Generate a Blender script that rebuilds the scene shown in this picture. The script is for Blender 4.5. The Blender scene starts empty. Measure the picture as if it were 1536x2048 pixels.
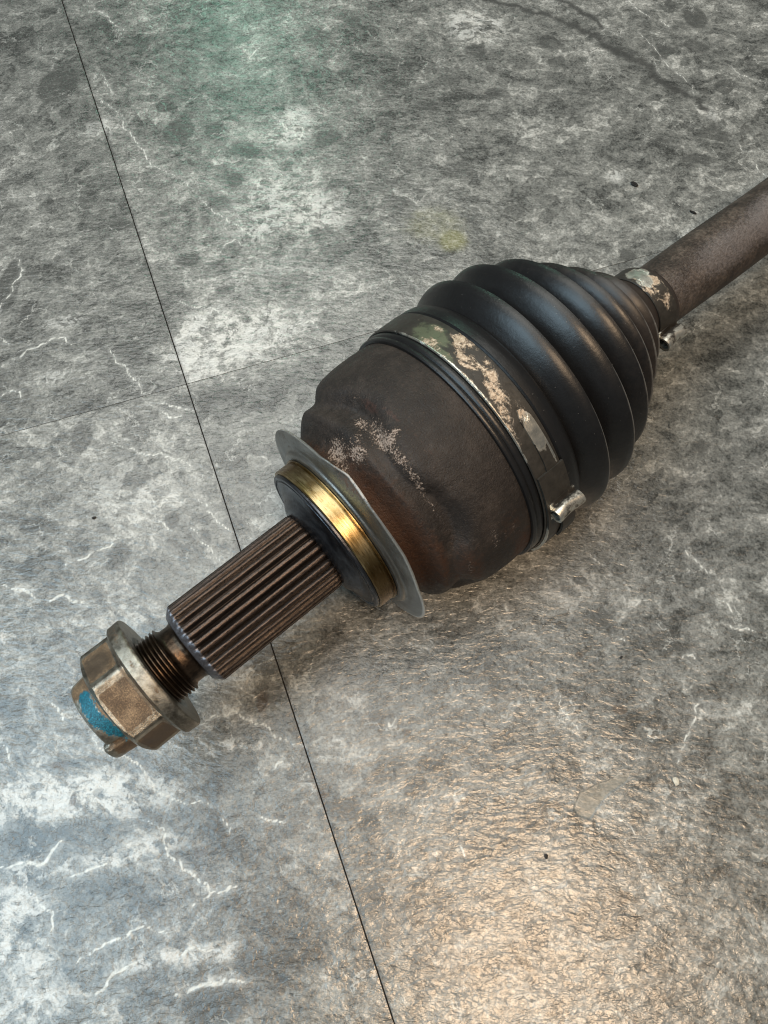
import bpy, math, random
import numpy as np
from mathutils import Vector, Matrix, noise as mnoise

sc = bpy.context.scene
COL = sc.collection
R = math.radians

# ------------------------------------------------------------------ camera
TILT = R(21.616)
CAM_H = 0.27123
F_PX = 1450.0                      # focal length in pixels of the 1536 x 2048 photograph
cam_d = bpy.data.cameras.new('camera')
cam_d.sensor_width = 36.0
cam_d.sensor_fit = 'AUTO'
cam_d.lens = F_PX / 2048 * 36.0
cam_d.clip_start = 0.01
cam_d.clip_end = 50
cam = bpy.data.objects.new('camera', cam_d)
COL.objects.link(cam)
cam.location = (0, 0, CAM_H)
cam.rotation_euler = (TILT, 0, 0)
sc.camera = cam

# ------------------------------------------------------------------ world + lamps (indoor: a dim room with windows and lamps)
world = bpy.data.worlds.new('World')
sc.world = world
world.use_nodes = True
bg = world.node_tree.nodes['Background']
bg.inputs[0].default_value = (0.90, 0.97, 1.0, 1)
bg.inputs[1].default_value = 0.11

def lamp(name, loc, target, size, power, color, size_y=None):
    d = bpy.data.lights.new(name, 'AREA')
    d.shape = 'RECTANGLE'
    d.size = size
    d.size_y = size_y or size
    d.energy = power
    d.color = color
    o = bpy.data.objects.new(name, d)
    COL.objects.link(o)
    o.location = loc
    v = Vector(target) - Vector(loc)
    o.rotation_euler = v.to_track_quat('-Z', 'Y').to_euler()
    return o

lamp('ceiling_light', (-0.30, 0.95, 2.2), (0.05, 0.2, 0), 1.5, 26.5, (0.99, 0.99, 0.93))
lamp('warm_lamp', (0.42, -0.48, 2.2), (0.06, -0.06, 0), 0.52, 29.0, (1.0, 0.71, 0.45))
lamp('window_light', (-1.20, -0.28, 1.8), (-0.10, 0.0, 0), 1.35, 31.0, (0.60, 0.84, 1.0))
lamp('green_glow', (-0.40, 2.0, 1.15), (-0.08, 0.38, 0), 0.10, 1.9, (0.42, 1.0, 0.72), 0.40)

sc.view_settings.view_transform = 'Standard'
sc.view_settings.look = 'None'
sc.view_settings.exposure = 0.0
sc.view_settings.gamma = 1.0
sc.cycles.use_denoising = True
sc.cycles.max_bounces = 6
sc.cycles.filter_width = 1.1

# ------------------------------------------------------------------ where a pixel of the photograph meets the floor (mm)
ct, st = math.cos(TILT), math.sin(TILT)
def ray(px, py):
    x, y, z = px - 768.0, py - 1024.0, F_PX
    v = np.array([x, -y * ct + z * st, -y * st - z * ct])
    return v / np.linalg.norm(v)
def floor_mm(px, py):
    d = ray(px, py)
    return d[:2] * (CAM_H / -d[2]) * 1000.0

# ------------------------------------------------------------------ node helper
class NT:
    def __init__(self, name):
        self.m = bpy.data.materials.new(name)
        self.m.use_nodes = True
        self.t = self.m.node_tree
        self.p = self.t.nodes['Principled BSDF']
    def put(self, sock, v):
        if v is None:
            return
        if isinstance(v, bpy.types.NodeSocket):
            self.t.links.new(v, sock)
        elif isinstance(v, (tuple, list)) and len(v) == 3 and sock.type == 'RGBA':
            sock.default_value = (*v, 1)
        else:
            sock.default_value = v
    def node(self, typ, ins=None, **props):
        n = self.t.nodes.new(typ)
        for k, v in props.items():
            setattr(n, k, v)
        for k, v in (ins or {}).items():
            self.put(n.inputs[k], v)
        return n
    def math(self, op, a, b=None, c=None, clamp=False):
        n = self.t.nodes.new('ShaderNodeMath')
        n.operation = op
        n.use_clamp = clamp
        self.put(n.inputs[0], a); self.put(n.inputs[1], b); self.put(n.inputs[2], c)
        return n.outputs[0]
    def mul(self, a, b): return self.math('MULTIPLY', a, b)
    def add(self, a, b): return self.math('ADD', a, b)
    def sub(self, a, b): return self.math('SUBTRACT', a, b)
    def vmath(self, op, a, b=None):
        n = self.t.nodes.new('ShaderNodeVectorMath')
        n.operation = op
        self.put(n.inputs[0], a)
        if op == 'SCALE': self.put(n.inputs['Scale'], b)
        else: self.put(n.inputs[1], b)
        return n.outputs[0]
    def sstep(self, v, a, b, lo=0.0, hi=1.0):
        n = self.t.nodes.new('ShaderNodeMapRange')
        n.interpolation_type = 'SMOOTHSTEP'
        self.put(n.inputs['Value'], v)
        n.inputs['From Min'].default_value = a; n.inputs['From Max'].default_value = b
        n.inputs['To Min'].default_value = lo; n.inputs['To Max'].default_value = hi
        return n.outputs[0]
    def lin(self, v, a, b, lo=0.0, hi=1.0):
        n = self.t.nodes.new('ShaderNodeMapRange')
        self.put(n.inputs['Value'], v)
        n.inputs['From Min'].default_value = a; n.inputs['From Max'].default_value = b
        n.inputs['To Min'].default_value = lo; n.inputs['To Max'].default_value = hi
        return n.outputs[0]
    def noise(self, vec, scale, detail=4, rough=0.55, dist=0.0, color=False):
        n = self.node('ShaderNodeTexNoise', {'Scale': scale, 'Detail': detail, 'Roughness': rough, 'Distortion': dist})
        self.put(n.inputs['Vector'], vec)
        return n.outputs['Color'] if color else n.outputs[0]
    def voro(self, vec, scale, feature='F1', out='Distance', rnd=1.0):
        n = self.node('ShaderNodeTexVoronoi', {'Scale': scale, 'Randomness': rnd}, feature=feature)
        self.put(n.inputs['Vector'], vec)
        return n.outputs[out]
    def attr(self, name, out='Fac'):
        n = self.node('ShaderNodeAttribute')
        n.attribute_name = name
        return n.outputs[out]
    def mix(self, f, a, b, blend='MIX'):
        n = self.t.nodes.new('ShaderNodeMix')
        n.data_type = 'RGBA'
        n.blend_type = blend
        self.put(n.inputs[0], f)
        self.put(n.inputs[6], a); self.put(n.inputs[7], b)
        return n.outputs[2]
    def ramp(self, f, stops, interp='LINEAR'):
        n = self.t.nodes.new('ShaderNodeValToRGB')
        e = n.color_ramp.elements
        n.color_ramp.interpolation = interp
        while len(e) < len(stops): e.new(0.5)
        for k, (p, c) in enumerate(stops):
            e[k].position = p
            e[k].color = (*c, 1) if len(c) == 3 else c
        self.put(n.inputs[0], f)
        return n.outputs[0]
    def bump(self, h, dist, strength=1.0, normal=None):
        n = self.node('ShaderNodeBump', {'Strength': strength, 'Distance': dist})
        self.put(n.inputs['Height'], h)
        if normal is not None: self.put(n.inputs['Normal'], normal)
        return n.outputs[0]
    def out(self, **k):
        for a, v in k.items():
            self.put(self.p.inputs[{'color': 'Base Color', 'rough': 'Roughness', 'metal': 'Metallic', 'normal': 'Normal',
                                    'spec': 'Specular IOR Level', 'coat': 'Coat Weight', 'cnormal': 'Coat Normal', 'crough': 'Coat Roughness'}[a]], v)
        return self.m
    def mm(self):                    # world position in millimetres
        g = self.node('ShaderNodeNewGeometry')
        return self.vmath('SCALE', g.outputs['Position'], 1000.0)
    def omm(self):                   # object position in millimetres
        g = self.node('ShaderNodeTexCoord')
        return self.vmath('SCALE', g.outputs['Object'], 1000.0)
    def comb(self, x, y, z=0.0):
        n = self.t.nodes.new('ShaderNodeCombineXYZ')
        self.put(n.inputs[0], x); self.put(n.inputs[1], y); self.put(n.inputs[2], z)
        return n.outputs[0]
    def wrap(self, ks=1.0, kt=1.0, name='ax', off=0.0):       # (axis mm, girth mm) on a turned part, no seam in view
        return self.comb(self.mul(self.attr('ax'), ks), self.mul(self.attr('arc'), kt), off)

# ------------------------------------------------------------------ floor material: printed stone pattern on embossed vinyl
def mat_tile():
    t = NT('grey_stone_vinyl')
    P = t.attr('pattern', 'Vector')
    warp = t.vmath('SUBTRACT', t.noise(P, 0.035, 4, 0.55, color=True), (0.5, 0.5, 0.5))
    mp = t.node('ShaderNodeMapping')
    t.put(mp.inputs['Vector'], P)
    mp.inputs['Rotation'].default_value = (0, 0, R(-14))
    mp.inputs['Scale'].default_value = (0.86, 1.10, 1)
    S = t.vmath('ADD', mp.outputs[0], t.vmath('SCALE', warp, 16.0))
    warp2 = t.vmath('SUBTRACT', t.noise(P, 0.22, 5, 0.65, color=True), (0.5, 0.5, 0.5))
    Q = t.vmath('ADD', S, t.vmath('SCALE', warp2, 5.0))
    n0 = t.noise(S, 0.018, 3, 0.5)
    n1 = t.noise(Q, 0.060, 6, 0.62)
    n2 = t.noise(Q, 0.21, 7, 0.72)
    n3 = t.noise(P, 0.9, 4, 0.7)
    W = t.vmath('ADD', S, t.vmath('SCALE', warp2, 2.5))
    ca = t.node('ShaderNodeSeparateColor', {0: t.voro(W, 0.17, 'F1', 'Color')}).outputs[0]
    cb = t.node('ShaderNodeSeparateColor', {0: t.voro(W, 0.48, 'F1', 'Color')}).outputs[0]
    ea = t.voro(W, 0.17, 'DISTANCE_TO_EDGE')
    v = t.add(t.mul(t.sub(n0, 0.5), 0.30), t.mul(t.sub(n1, 0.5), 0.80))
    v = t.add(v, t.mul(t.sub(n2, 0.5), 0.88))
    v = t.add(v, t.mul(t.sub(n3, 0.5), 0.80))
    v = t.add(v, t.mul(t.sub(ca, 0.5), 0.21))
    v = t.add(v, t.mul(t.sub(cb, 0.5), 0.17))
    v = t.add(v, t.mul(t.sstep(ea, 0.14, 0.0), t.mul(t.sub(n1, 0.40), 0.35)))
    tone = t.attr('tone')
    v = t.add(v, t.mul(tone, t.sstep(n2, 0.36, 0.60, 0.04, 0.36)))
    v = t.add(v, t.mul(t.math('MINIMUM', tone, 0.0), 0.10))
    base = t.ramp(t.lin(v, -0.31, 0.48), [(0.0, (0.040, 0.042, 0.039)), (0.26, (0.118, 0.122, 0.115)), (0.46, (0.185, 0.189, 0.178)),
                                   (0.60, (0.245, 0.249, 0.234)), (0.76, (0.38, 0.383, 0.362)), (1.0, (0.58, 0.58, 0.55))])
    # worn-through pale flecks gathered in streaks
    fl = t.noise(Q, 0.42, 5, 0.68)
    flm = t.mul(t.sstep(fl, 0.58, 0.72), t.sstep(n1, 0.46, 0.62))
    base = t.mix(t.mul(flm, 0.55), base, (0.52, 0.53, 0.51))
    # smooth dark pebbles
    bl = t.voro(t.vmath('ADD', S, t.vmath('SCALE', warp2, 2.4)), 0.060, 'F1', 'Distance')
    blc = t.node('ShaderNodeSeparateColor', {0: t.voro(t.vmath('ADD', S, t.vmath('SCALE', warp2, 2.4)), 0.060, 'F1', 'Color')})
    blm = t.mul(t.sstep(t.add(bl, t.mul(blc.outputs[1], 0.25)), 0.50, 0.36), t.sstep(blc.outputs[0], 0.77, 0.82))
    base = t.mix(t.mul(blm, 0.70), base, t.mix(n3, (0.052, 0.054, 0.051), (0.082, 0.085, 0.080)))
    sb = t.voro(t.vmath('ADD', S, t.vmath('SCALE', warp2, 2.0)), 0.15, 'F1', 'Distance')
    sbc = t.node('ShaderNodeSeparateColor', {0: t.voro(t.vmath('ADD', S, t.vmath('SCALE', warp2, 2.0)), 0.15, 'F1', 'Color')})
    sbm = t.mul(t.sstep(t.add(sb, t.mul(sbc.outputs[1], 0.3)), 0.52, 0.38), t.sstep(sbc.outputs[0], 0.74, 0.80))
    base = t.mix(t.mul(sbm, 0.5), base, t.mix(n3, (0.058, 0.060, 0.057), (0.095, 0.098, 0.092)))
    # placed dark patches
    dk = t.attr('dark')
    dkm = t.sstep(t.add(dk, t.mul(t.sub(n2, 0.5), 0.55)), 0.28, 0.55)
    base = t.mix(t.mul(dkm, 0.82), base, t.mix(n3, (0.046, 0.048, 0.045), (0.074, 0.077, 0.072)))
    br = t.sstep(t.add(t.attr('brown'), t.mul(t.sub(n2, 0.5), 1.4)), 0.40, 0.75)
    base = t.mix(t.mul(br, 0.75), base, (0.075, 0.058, 0.045))
    # small dark specks
    sp = t.noise(P, 0.55, 2, 0.5)
    base = t.mix(t.mul(t.sstep(sp, 0.70, 0.75), 0.75), base, (0.055, 0.055, 0.05))
    # fine wandering pale veins
    r1 = t.math('ABSOLUTE', t.sub(t.noise(t.vmath('ADD', Q, (37, 11, 3)), 0.055, 5, 0.60), 0.5))
    m1 = t.sstep(t.noise(P, 0.045, 2, 0.5), 0.60, 0.68)
    ve = t.mul(t.sstep(r1, 0.0095, 0.002), m1)
    de = t.voro(t.vmath('ADD', P, t.vmath('SCALE', warp2, 11.0)), 0.052, 'DISTANCE_TO_EDGE')
    m2 = t.sstep(t.noise(t.vmath('ADD', P, (91, 40, 7)), 0.05, 3, 0.5), 0.55, 0.63)
    ve = t.math('MAXIMUM', ve, t.mul(t.sstep(de, 0.022, 0.004), m2))
    ve = t.mul(ve, t.sstep(n2, 0.36, 0.55))
    base = t.mix(t.mul(ve, 0.55), base, (0.60, 0.61, 0.58))
    lc = t.math('ABSOLUTE', t.sub(t.noise(t.vmath('ADD', Q, (71, 19, 5)), 0.042, 6, 0.66), 0.5))
    lace = t.mul(t.sstep(lc, 0.045, 0.0), t.sstep(tone, 0.08, 0.7))
    base = t.mix(t.mul(lace, 0.72), base, (0.60, 0.61, 0.59))
    sw = t.sstep(t.noise(P, 1.15, 3, 0.6), 0.64, 0.72)
    base = t.mix(t.mul(sw, 0.40), base, (0.46, 0.465, 0.44))
    # dirt along the long joint
    sj = t.mul(t.attr('seam'), t.sstep(n2, 0.40, 0.58))
    base = t.mix(t.mul(sj, 0.7), base, (0.045, 0.044, 0.040))
    # hairline dark cracks
    dc = t.voro(t.vmath('ADD', t.vmath('ADD', P, (311, 77, 0)), t.vmath('SCALE', warp2, 7.0)), 0.040, 'DISTANCE_TO_EDGE')
    m3 = t.sstep(t.noise(t.vmath('ADD', P, (5, 240, 9)), 0.06, 3, 0.5), 0.56, 0.62)
    base = t.mix(t.mul(t.mul(t.sstep(dc, 0.011, 0.003), m3), 0.75), base, (0.045, 0.045, 0.042))
    r4 = t.math('ABSOLUTE', t.sub(t.noise(t.vmath('ADD', P, (137, 211, 3)), 0.16, 3, 0.60), 0.5))
    m4 = t.sstep(t.noise(t.vmath('ADD', P, (55, 24, 9)), 0.09, 3, 0.5), 0.57, 0.64)
    base = t.mix(t.mul(t.mul(t.sstep(r4, 0.012, 0.003), m4), 0.6), base, (0.05, 0.05, 0.047))
    # placed veins and cracks (distance fields in line widths)
    jit = t.mul(t.sub(t.noise(P, 0.7, 3, 0.6), 0.5), 0.7)
    pv = t.sstep(t.add(t.attr('vein'), jit), 1.30, 0.40)
    halo = t.sstep(t.add(t.attr('vein'), t.mul(jit, 3.0)), 5.0, 0.5)
    base = t.mix(t.mul(halo, 0.16), base, (0.55, 0.56, 0.54))
    base = t.mix(t.mul(pv, t.lin(n2, 0.32, 0.56, 0.55, 0.95)), base, (0.68, 0.69, 0.65))
    pc = t.sstep(t.add(t.attr('crack'), jit), 1.1, 0.35)
    base = t.mix(t.mul(pc, 0.80), base, (0.045, 0.045, 0.042))
    # soft scuffs and smooth rubbed patch
    sm = t.sstep(t.add(t.attr('scuff'), t.mul(t.sub(n2, 0.5), 0.6)), 0.15, 0.85)
    base = t.mix(t.mul(sm, 0.85), base, (0.050, 0.051, 0.048))
    rub = t.sstep(t.add(t.attr('rub'), t.mul(t.sub(n2, 0.5), 1.0)), 0.25, 0.75)
    base = t.mix(t.mul(rub, 0.5), base, (0.185, 0.19, 0.165))
    yl = t.sstep(t.add(t.attr('yellow'), t.mul(t.sub(n2, 0.5), 0.9)), 0.15, 1.0)
    base = t.mix(t.mul(yl, 0.75), base, t.mix(0.5, base, (0.28, 0.27, 0.05), 'MIX'))
    # relief
    mr = t.node('ShaderNodeMapping')
    t.put(mr.inputs['Vector'], t.vmath('ADD', t.mm(), t.vmath('SCALE', warp, 7.0)))
    mr.inputs['Rotation'].default_value = (0, 0, R(-10))
    mr.inputs['Scale'].default_value = (0.21, 0.46, 1)
    rip = t.noise(mr.outputs[0], 1.05, 3, 0.50, 0.25)
    c1 = t.math('ABSOLUTE', t.sub(t.noise(t.vmath('ADD', mr.outputs[0], (9, 4, 2)), 0.62, 3, 0.50, 0.0), 0.5))
    c2 = t.math('ABSOLUTE', t.sub(t.noise(t.mm(), 0.30, 3, 0.55, 0.15), 0.5))
    pm = t.sstep(t.noise(t.mm(), 0.11, 3, 0.5), 0.36, 0.60)
    pi = t.math('SUBTRACT', 1.0, pm)
    k1 = t.mul(t.sstep(c1, 0.035, 0.004), t.lin(pi, 0, 1, 0.0, 0.8))
    k2 = t.mul(t.sstep(c2, 0.022, 0.003), t.lin(pm, 0, 1, 0.0, 0.9))
    cre = t.math('MAXIMUM', k1, k2)
    hgt = t.sub(t.mul(rip, 1.12), t.mul(cre, 0.10))
    flat = t.math('SUBTRACT', 1.0, t.mul(rub, 0.7))
    nrm = t.bump(t.mul(hgt, flat), 0.00034, 1.0)
    base = t.mix(t.mul(cre, 0.16), base, (0.03, 0.03, 0.028))
    ro = t.add(0.28, t.mul(t.sub(n3, 0.5), 0.14))
    return t.out(color=base, rough=ro, normal=nrm, spec=0.6, coat=0.5, crough=0.27, cnormal=nrm)


def mat_plain(name, col, rough=0.8):
    t = NT(name)
    n = t.noise(t.mm(), 0.4, 4)
    return t.out(color=t.mix(n, tuple(c * 0.6 for c in col), tuple(c * 1.4 for c in col)), rough=rough)

# ------------------------------------------------------------------ metal, rust, rubber
def mat_housing():
    t = NT('brown_rusted_steel')
    O = t.omm()
    n1 = t.noise(O, 0.10, 6, 0.6)
    n2 = t.noise(O, 0.55, 6, 0.7)
    n3 = t.noise(O, 1.8, 3, 0.6)
    c = t.ramp(t.add(t.mul(n1, 0.6), t.mul(n2, 0.4)), [(0.30, (0.017, 0.014, 0.013)), (0.48, (0.028, 0.022, 0.0185)),
                                                        (0.60, (0.045, 0.035, 0.029)), (0.78, (0.080, 0.066, 0.056))])
    # redder rust towards the neck and in blotches
    rs = t.sstep(t.add(t.attr('rust'), t.mul(t.sub(n2, 0.5), 1.2)), 0.35, 1.05)
    c = t.mix(t.mul(rs, 0.75), c, t.mix(n3, (0.035, 0.013, 0.006), (0.10, 0.042, 0.018)))
    red = t.sstep(t.add(t.attr('red'), t.mul(t.sub(n2, 0.5), 0.9)), 0.35, 1.0)
    c = t.mix(t.mul(red, 0.55), c, (0.16, 0.062, 0.042))
    sp = t.sstep(t.noise(O, 2.2, 4, 0.75), 0.58, 0.70)
    c = t.mix(t.mul(sp, 0.42), c, (0.17, 0.125, 0.095))
    pt = t.sstep(t.noise(t.vmath('ADD', O, (3, 7, 1)), 1.6, 4, 0.7), 0.60, 0.70)
    c = t.mix(t.mul(pt, 0.6), c, (0.012, 0.009, 0.008))
    grey = t.sstep(t.noise(t.vmath('ADD', O, (40, 9, 3)), 0.22, 6, 0.7), 0.55, 0.75)
    c = t.mix(t.mul(grey, 0.22), c, (0.11, 0.105, 0.10))
    # pale flaking patches
    fn = t.noise(O, 0.75, 7, 0.78, 0.4)
    w = t.sstep(t.add(t.mul(t.attr('wear'), 0.86), t.add(t.mul(t.sub(fn, 0.5), 2.6), t.mul(t.sub(n3, 0.5), 1.6))), 0.50, 0.95)
    c = t.mix(t.mul(w, 0.9), c, t.mix(n3, (0.22, 0.15, 0.12), (0.52, 0.43, 0.36)))
    n4 = t.noise(O, 0.28, 3, 0.6)
    h = t.add(t.mul(n2, 0.75), t.add(t.mul(n3, 0.45), t.add(t.mul(w, 0.5), t.mul(n4, 0.22))))
    return t.out(color=c, rough=t.lin(n2, 0.3, 0.7, 0.48, 0.72), metal=0.15, spec=0.38, normal=t.bump(h, 0.0005, 0.9))

def mat_rubber():
    t = NT('black_rubber')
    O = t.omm()
    n1 = t.noise(t.wrap(0.35, 0.05), 1.0, 5, 0.6)
    n2 = t.noise(O, 0.35, 6, 0.7)
    c = t.mix(n2, (0.005, 0.005, 0.0055), (0.013, 0.0125, 0.0125))
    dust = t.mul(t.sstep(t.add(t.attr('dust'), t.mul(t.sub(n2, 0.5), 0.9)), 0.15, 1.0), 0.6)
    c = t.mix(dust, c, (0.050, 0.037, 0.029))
    c = t.mix(t.mul(t.sstep(t.add(t.attr('crest'), t.mul(t.sub(n2, 0.5), 0.5)), 0.35, 1.0), 0.8), c, (0.17, 0.165, 0.155))  # rubbed pale fold crests, with their edge highlight painted into the colour
    c = t.mix(t.mul(t.attr('valley'), 0.8), c, (0.004, 0.0035, 0.003))
    sp = t.sstep(t.noise(O, 1.5, 2, 0.5), 0.735, 0.77)
    c = t.mix(t.mul(sp, 0.5), c, (0.30, 0.27, 0.24))
    ro = t.add(0.22, t.add(t.mul(n1, 0.26), t.mul(dust, 0.2)))
    return t.out(color=c, rough=ro, spec=0.5, normal=t.bump(t.add(n2, t.mul(n1, 0.6)), 0.00016, 0.6))

def mat_spline():
    t = NT('oily_bronzed_steel')
    n1 = t.noise(t.wrap(0.12, 1.2), 1.0, 6, 0.65)
    n2 = t.noise(t.omm(), 1.5, 5, 0.7)
    crest = t.attr('crest')
    c = t.mix(t.sstep(n1, 0.3, 0.7), (0.013, 0.011, 0.010), (0.060, 0.047, 0.040))
    c = t.mix(t.mul(t.sstep(t.add(crest, t.mul(t.sub(n2, 0.5), 0.8)), 0.80, 1.30), 0.7), c, (0.20, 0.14, 0.11))
    c = t.mix(t.sstep(crest, 0.45, 0.0), c, (0.018, 0.014, 0.012))
    c = t.mix(t.mul(t.attr('chamfer'), 0.9), c, t.mix(n2, (0.10, 0.10, 0.115), (0.30, 0.30, 0.33)))
    return t.out(color=c, metal=0.75, rough=t.lin(n2, 0.3, 0.7, 0.22, 0.46), normal=t.bump(n2, 0.00018, 0.8))

def mat_steel(name, dark, light, rough=(0.25, 0.45), rust=(0.16, 0.09, 0.05), ks=0.4, kt=0.4, metal=0.95):
    t = NT(name)
    n1 = t.noise(t.wrap(ks, kt), 1.0, 6, 0.65)
    n2 = t.noise(t.omm(), 0.7, 6, 0.7)
    c = t.mix(t.sstep(n1, 0.3, 0.7), dark, light)
    rm = t.sstep(t.add(t.attr('rust'), t.mul(t.sub(n2, 0.5), 1.3)), 0.45, 0.75)
    c = t.mix(t.mul(rm, 0.9), c, t.mix(n1, tuple(a * 0.5 for a in rust), rust))
    m = t.math('SUBTRACT', metal, t.mul(rm, metal * 0.7))
    ro = t.add(t.lin(n2, 0.3, 0.7, *rough), t.mul(rm, 0.25))
    c = t.mix(t.mul(t.attr('edge'), 0.8), c, (0.80, 0.77, 0.72))  # dust shield rim: light caught on its bevel, painted as a pale line
    return t.out(color=c, metal=m, rough=ro, normal=t.bump(t.add(n2, t.mul(n1, 0.5)), 0.00018, 0.7))

def mat_gold():
    t = NT('yellow_zinc_ring')
    n1 = t.noise(t.wrap(1.6, 0.10), 1.0, 6, 0.6)
    n2 = t.noise(t.wrap(0.10, 0.10), 1.0, 4, 0.6)
    n3 = t.noise(t.wrap(2.6, 0.35), 1.0, 5, 0.7)
    c = t.ramp(t.add(t.mul(n1, 0.35), t.mul(n2, 0.65)), [(0.30, (0.20, 0.12, 0.035)), (0.46, (0.38, 0.265, 0.115)),
                                                         (0.60, (0.58, 0.455, 0.25)), (0.72, (0.30, 0.165, 0.07))])
    c = t.mix(t.mul(t.sstep(n3, 0.56, 0.66), 0.7), c, (0.08, 0.05, 0.022))
    c = t.mix(t.mul(t.sstep(n3, 0.42, 0.34), 0.5), c, (0.75, 0.66, 0.48))
    br = t.sstep(t.add(t.attr('rust'), t.mul(t.sub(n3, 0.5), 0.8)), 0.2, 1.0)
    c = t.mix(t.mul(br, 0.85), c, (0.12, 0.065, 0.022))
    return t.out(color=c, metal=1.0, rough=t.lin(n1, 0.3, 0.7, 0.24, 0.40), normal=t.bump(n1, 0.0001, 0.7))

def mat_clamp():
    t = NT('dirty_clamp_steel')
    O = t.omm()
    n1 = t.noise(O, 0.35, 6, 0.65)
    fn = t.noise(t.wrap(0.30, 0.17), 1.0, 7, 0.74, 0.6)
    n3 = t.noise(O, 1.4, 4, 0.7)
    c = t.mix(n1, (0.020, 0.018, 0.015), (0.075, 0.066, 0.055))
    gr = t.sstep(t.add(t.attr('green'), t.mul(t.sub(fn, 0.5), 1.5)), 0.5, 0.9)
    c = t.mix(t.mul(gr, 0.7), c, (0.16, 0.18, 0.11))
    w = t.sstep(t.add(t.mul(t.attr('wear'), 0.85), t.add(t.mul(t.sub(fn, 0.5), 2.8), t.mul(t.sub(n3, 0.5), 0.6))), 0.48, 0.86)
    c = t.mix(t.mul(w, 0.92), c, t.ramp(n3, [(0.3, (0.26, 0.185, 0.125)), (0.5, (0.56, 0.43, 0.31)), (0.68, (0.82, 0.69, 0.54))]))
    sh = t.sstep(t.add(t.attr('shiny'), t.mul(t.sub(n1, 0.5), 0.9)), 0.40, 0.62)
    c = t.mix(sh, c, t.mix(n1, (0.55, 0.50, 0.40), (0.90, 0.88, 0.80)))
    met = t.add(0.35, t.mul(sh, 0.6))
    return t.out(color=c, metal=met, rough=t.sub(t.lin(n1, 0.3, 0.7, 0.40, 0.58), t.mul(sh, 0.16)),
                 normal=t.bump(t.add(n1, t.mul(w, 0.7)), 0.00022, 0.7))

def mat_nut():
    t = NT('worn_zinc_nut')
    O = t.omm()
    n1 = t.noise(O, 0.28, 6, 0.65)
    n2 = t.noise(O, 1.1, 6, 0.75)
    n3 = t.noise(O, 2.6, 3, 0.7)
    c = t.mix(t.sstep(n1, 0.3, 0.7), (0.17, 0.15, 0.12), (0.52, 0.485, 0.41))
    rm = t.sstep(t.add(t.attr('rust'), t.mul(t.sub(n2, 0.5), 1.0)), 0.42, 0.62)
    c = t.mix(t.mul(rm, 0.93), c, t.ramp(t.add(t.mul(n1, 0.35), t.mul(n3, 0.65)), [(0.30, (0.035, 0.021, 0.012)), (0.48, (0.125, 0.078, 0.042)), (0.64, (0.36, 0.24, 0.135))]))
    dk = t.sstep(t.add(t.attr('grime'), t.mul(t.sub(n2, 0.5), 1.0)), 0.4, 0.9)
    c = t.mix(t.mul(dk, 0.7), c, (0.06, 0.047, 0.035))
    bl = t.sstep(t.add(t.attr('blue'), t.add(t.mul(t.sub(n2, 0.5), 1.5), t.mul(t.sub(n3, 0.5), 0.8))), 0.42, 0.62)
    c = t.mix(bl, c, t.mix(t.sstep(n3, 0.35, 0.7), (0.004, 0.045, 0.075), (0.015, 0.23, 0.34)))
    rmb = t.math('MAXIMUM', rm, bl)
    met = t.math('SUBTRACT', 0.95, t.mul(rmb, 0.75))
    return t.out(color=c, metal=met, rough=t.add(t.lin(n1, 0.3, 0.7, 0.28, 0.46), t.mul(rmb, 0.16)),
                 normal=t.bump(t.add(n2, t.mul(n3, 0.5)), 0.00022, 0.8))

def mat_shaft():
    t = NT('rusted_shaft_steel')
    O = t.omm()
    n1 = t.noise(O, 0.10, 6, 0.6)
    n2 = t.noise(O, 0.8, 6, 0.72)
    n3 = t.noise(t.wrap(0.9, 1.9), 1.0, 5, 0.75)
    c = t.ramp(t.add(t.mul(n1, 0.5), t.mul(n2, 0.5)), [(0.34, (0.022, 0.017, 0.014)), (0.5, (0.066, 0.050, 0.040)), (0.64, (0.16, 0.125, 0.10))])
    w = t.sstep(t.add(t.attr('wear'), t.mul(t.sub(n3, 0.5), 1.7)), 0.35, 1.0)
    c = t.mix(t.mul(w, 0.65), c, t.mix(n2, (0.10, 0.085, 0.080), (0.36, 0.33, 0.325)))
    return t.out(color=c, metal=0.35, rough=t.lin(n2, 0.3, 0.7, 0.38, 0.60), normal=t.bump(t.add(n2, t.mul(n3, 0.7)), 0.0004, 0.8))

# ------------------------------------------------------------------ mesh helpers
def new_obj(name, verts, faces, mat, parent=None, attrs=None, smooth=True, sharp=40, vecs=None):
    me = bpy.data.meshes.new(name)
    if isinstance(verts, np.ndarray) and isinstance(faces, np.ndarray):
        nv, nf, k = len(verts), len(faces), faces.shape[1]
        me.vertices.add(nv)
        me.vertices.foreach_set('co', np.ascontiguousarray(verts, np.float32).ravel())
        me.loops.add(nf * k)
        me.loops.foreach_set('vertex_index', np.ascontiguousarray(faces, np.int32).ravel())
        me.polygons.add(nf)
        me.polygons.foreach_set('loop_start', np.arange(nf, dtype=np.int32) * k)
        me.update(calc_edges=True)
    else:
        me.from_pydata([tuple(v) for v in verts], [], [tuple(f) for f in faces])
    for k, v in (attrs or {}).items():
        a = me.attributes.new(k, 'FLOAT', 'POINT')
        a.data.foreach_set('value', np.ascontiguousarray(v, np.float32).ravel())
    for k, v in (vecs or {}).items():
        a = me.attributes.new(k, 'FLOAT_VECTOR', 'POINT')
        a.data.foreach_set('vector', np.ascontiguousarray(v, np.float32).ravel())
    me.validate()
    if smooth:
        me.polygons.foreach_set('use_smooth', np.ones(len(me.polygons), dtype=bool))
        if sharp: me.set_sharp_from_angle(angle=R(sharp))
    me.materials.append(mat)
    me.update()
    o = bpy.data.objects.new(name, me)
    COL.objects.link(o)
    if parent is not None: o.parent = parent
    return o

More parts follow.
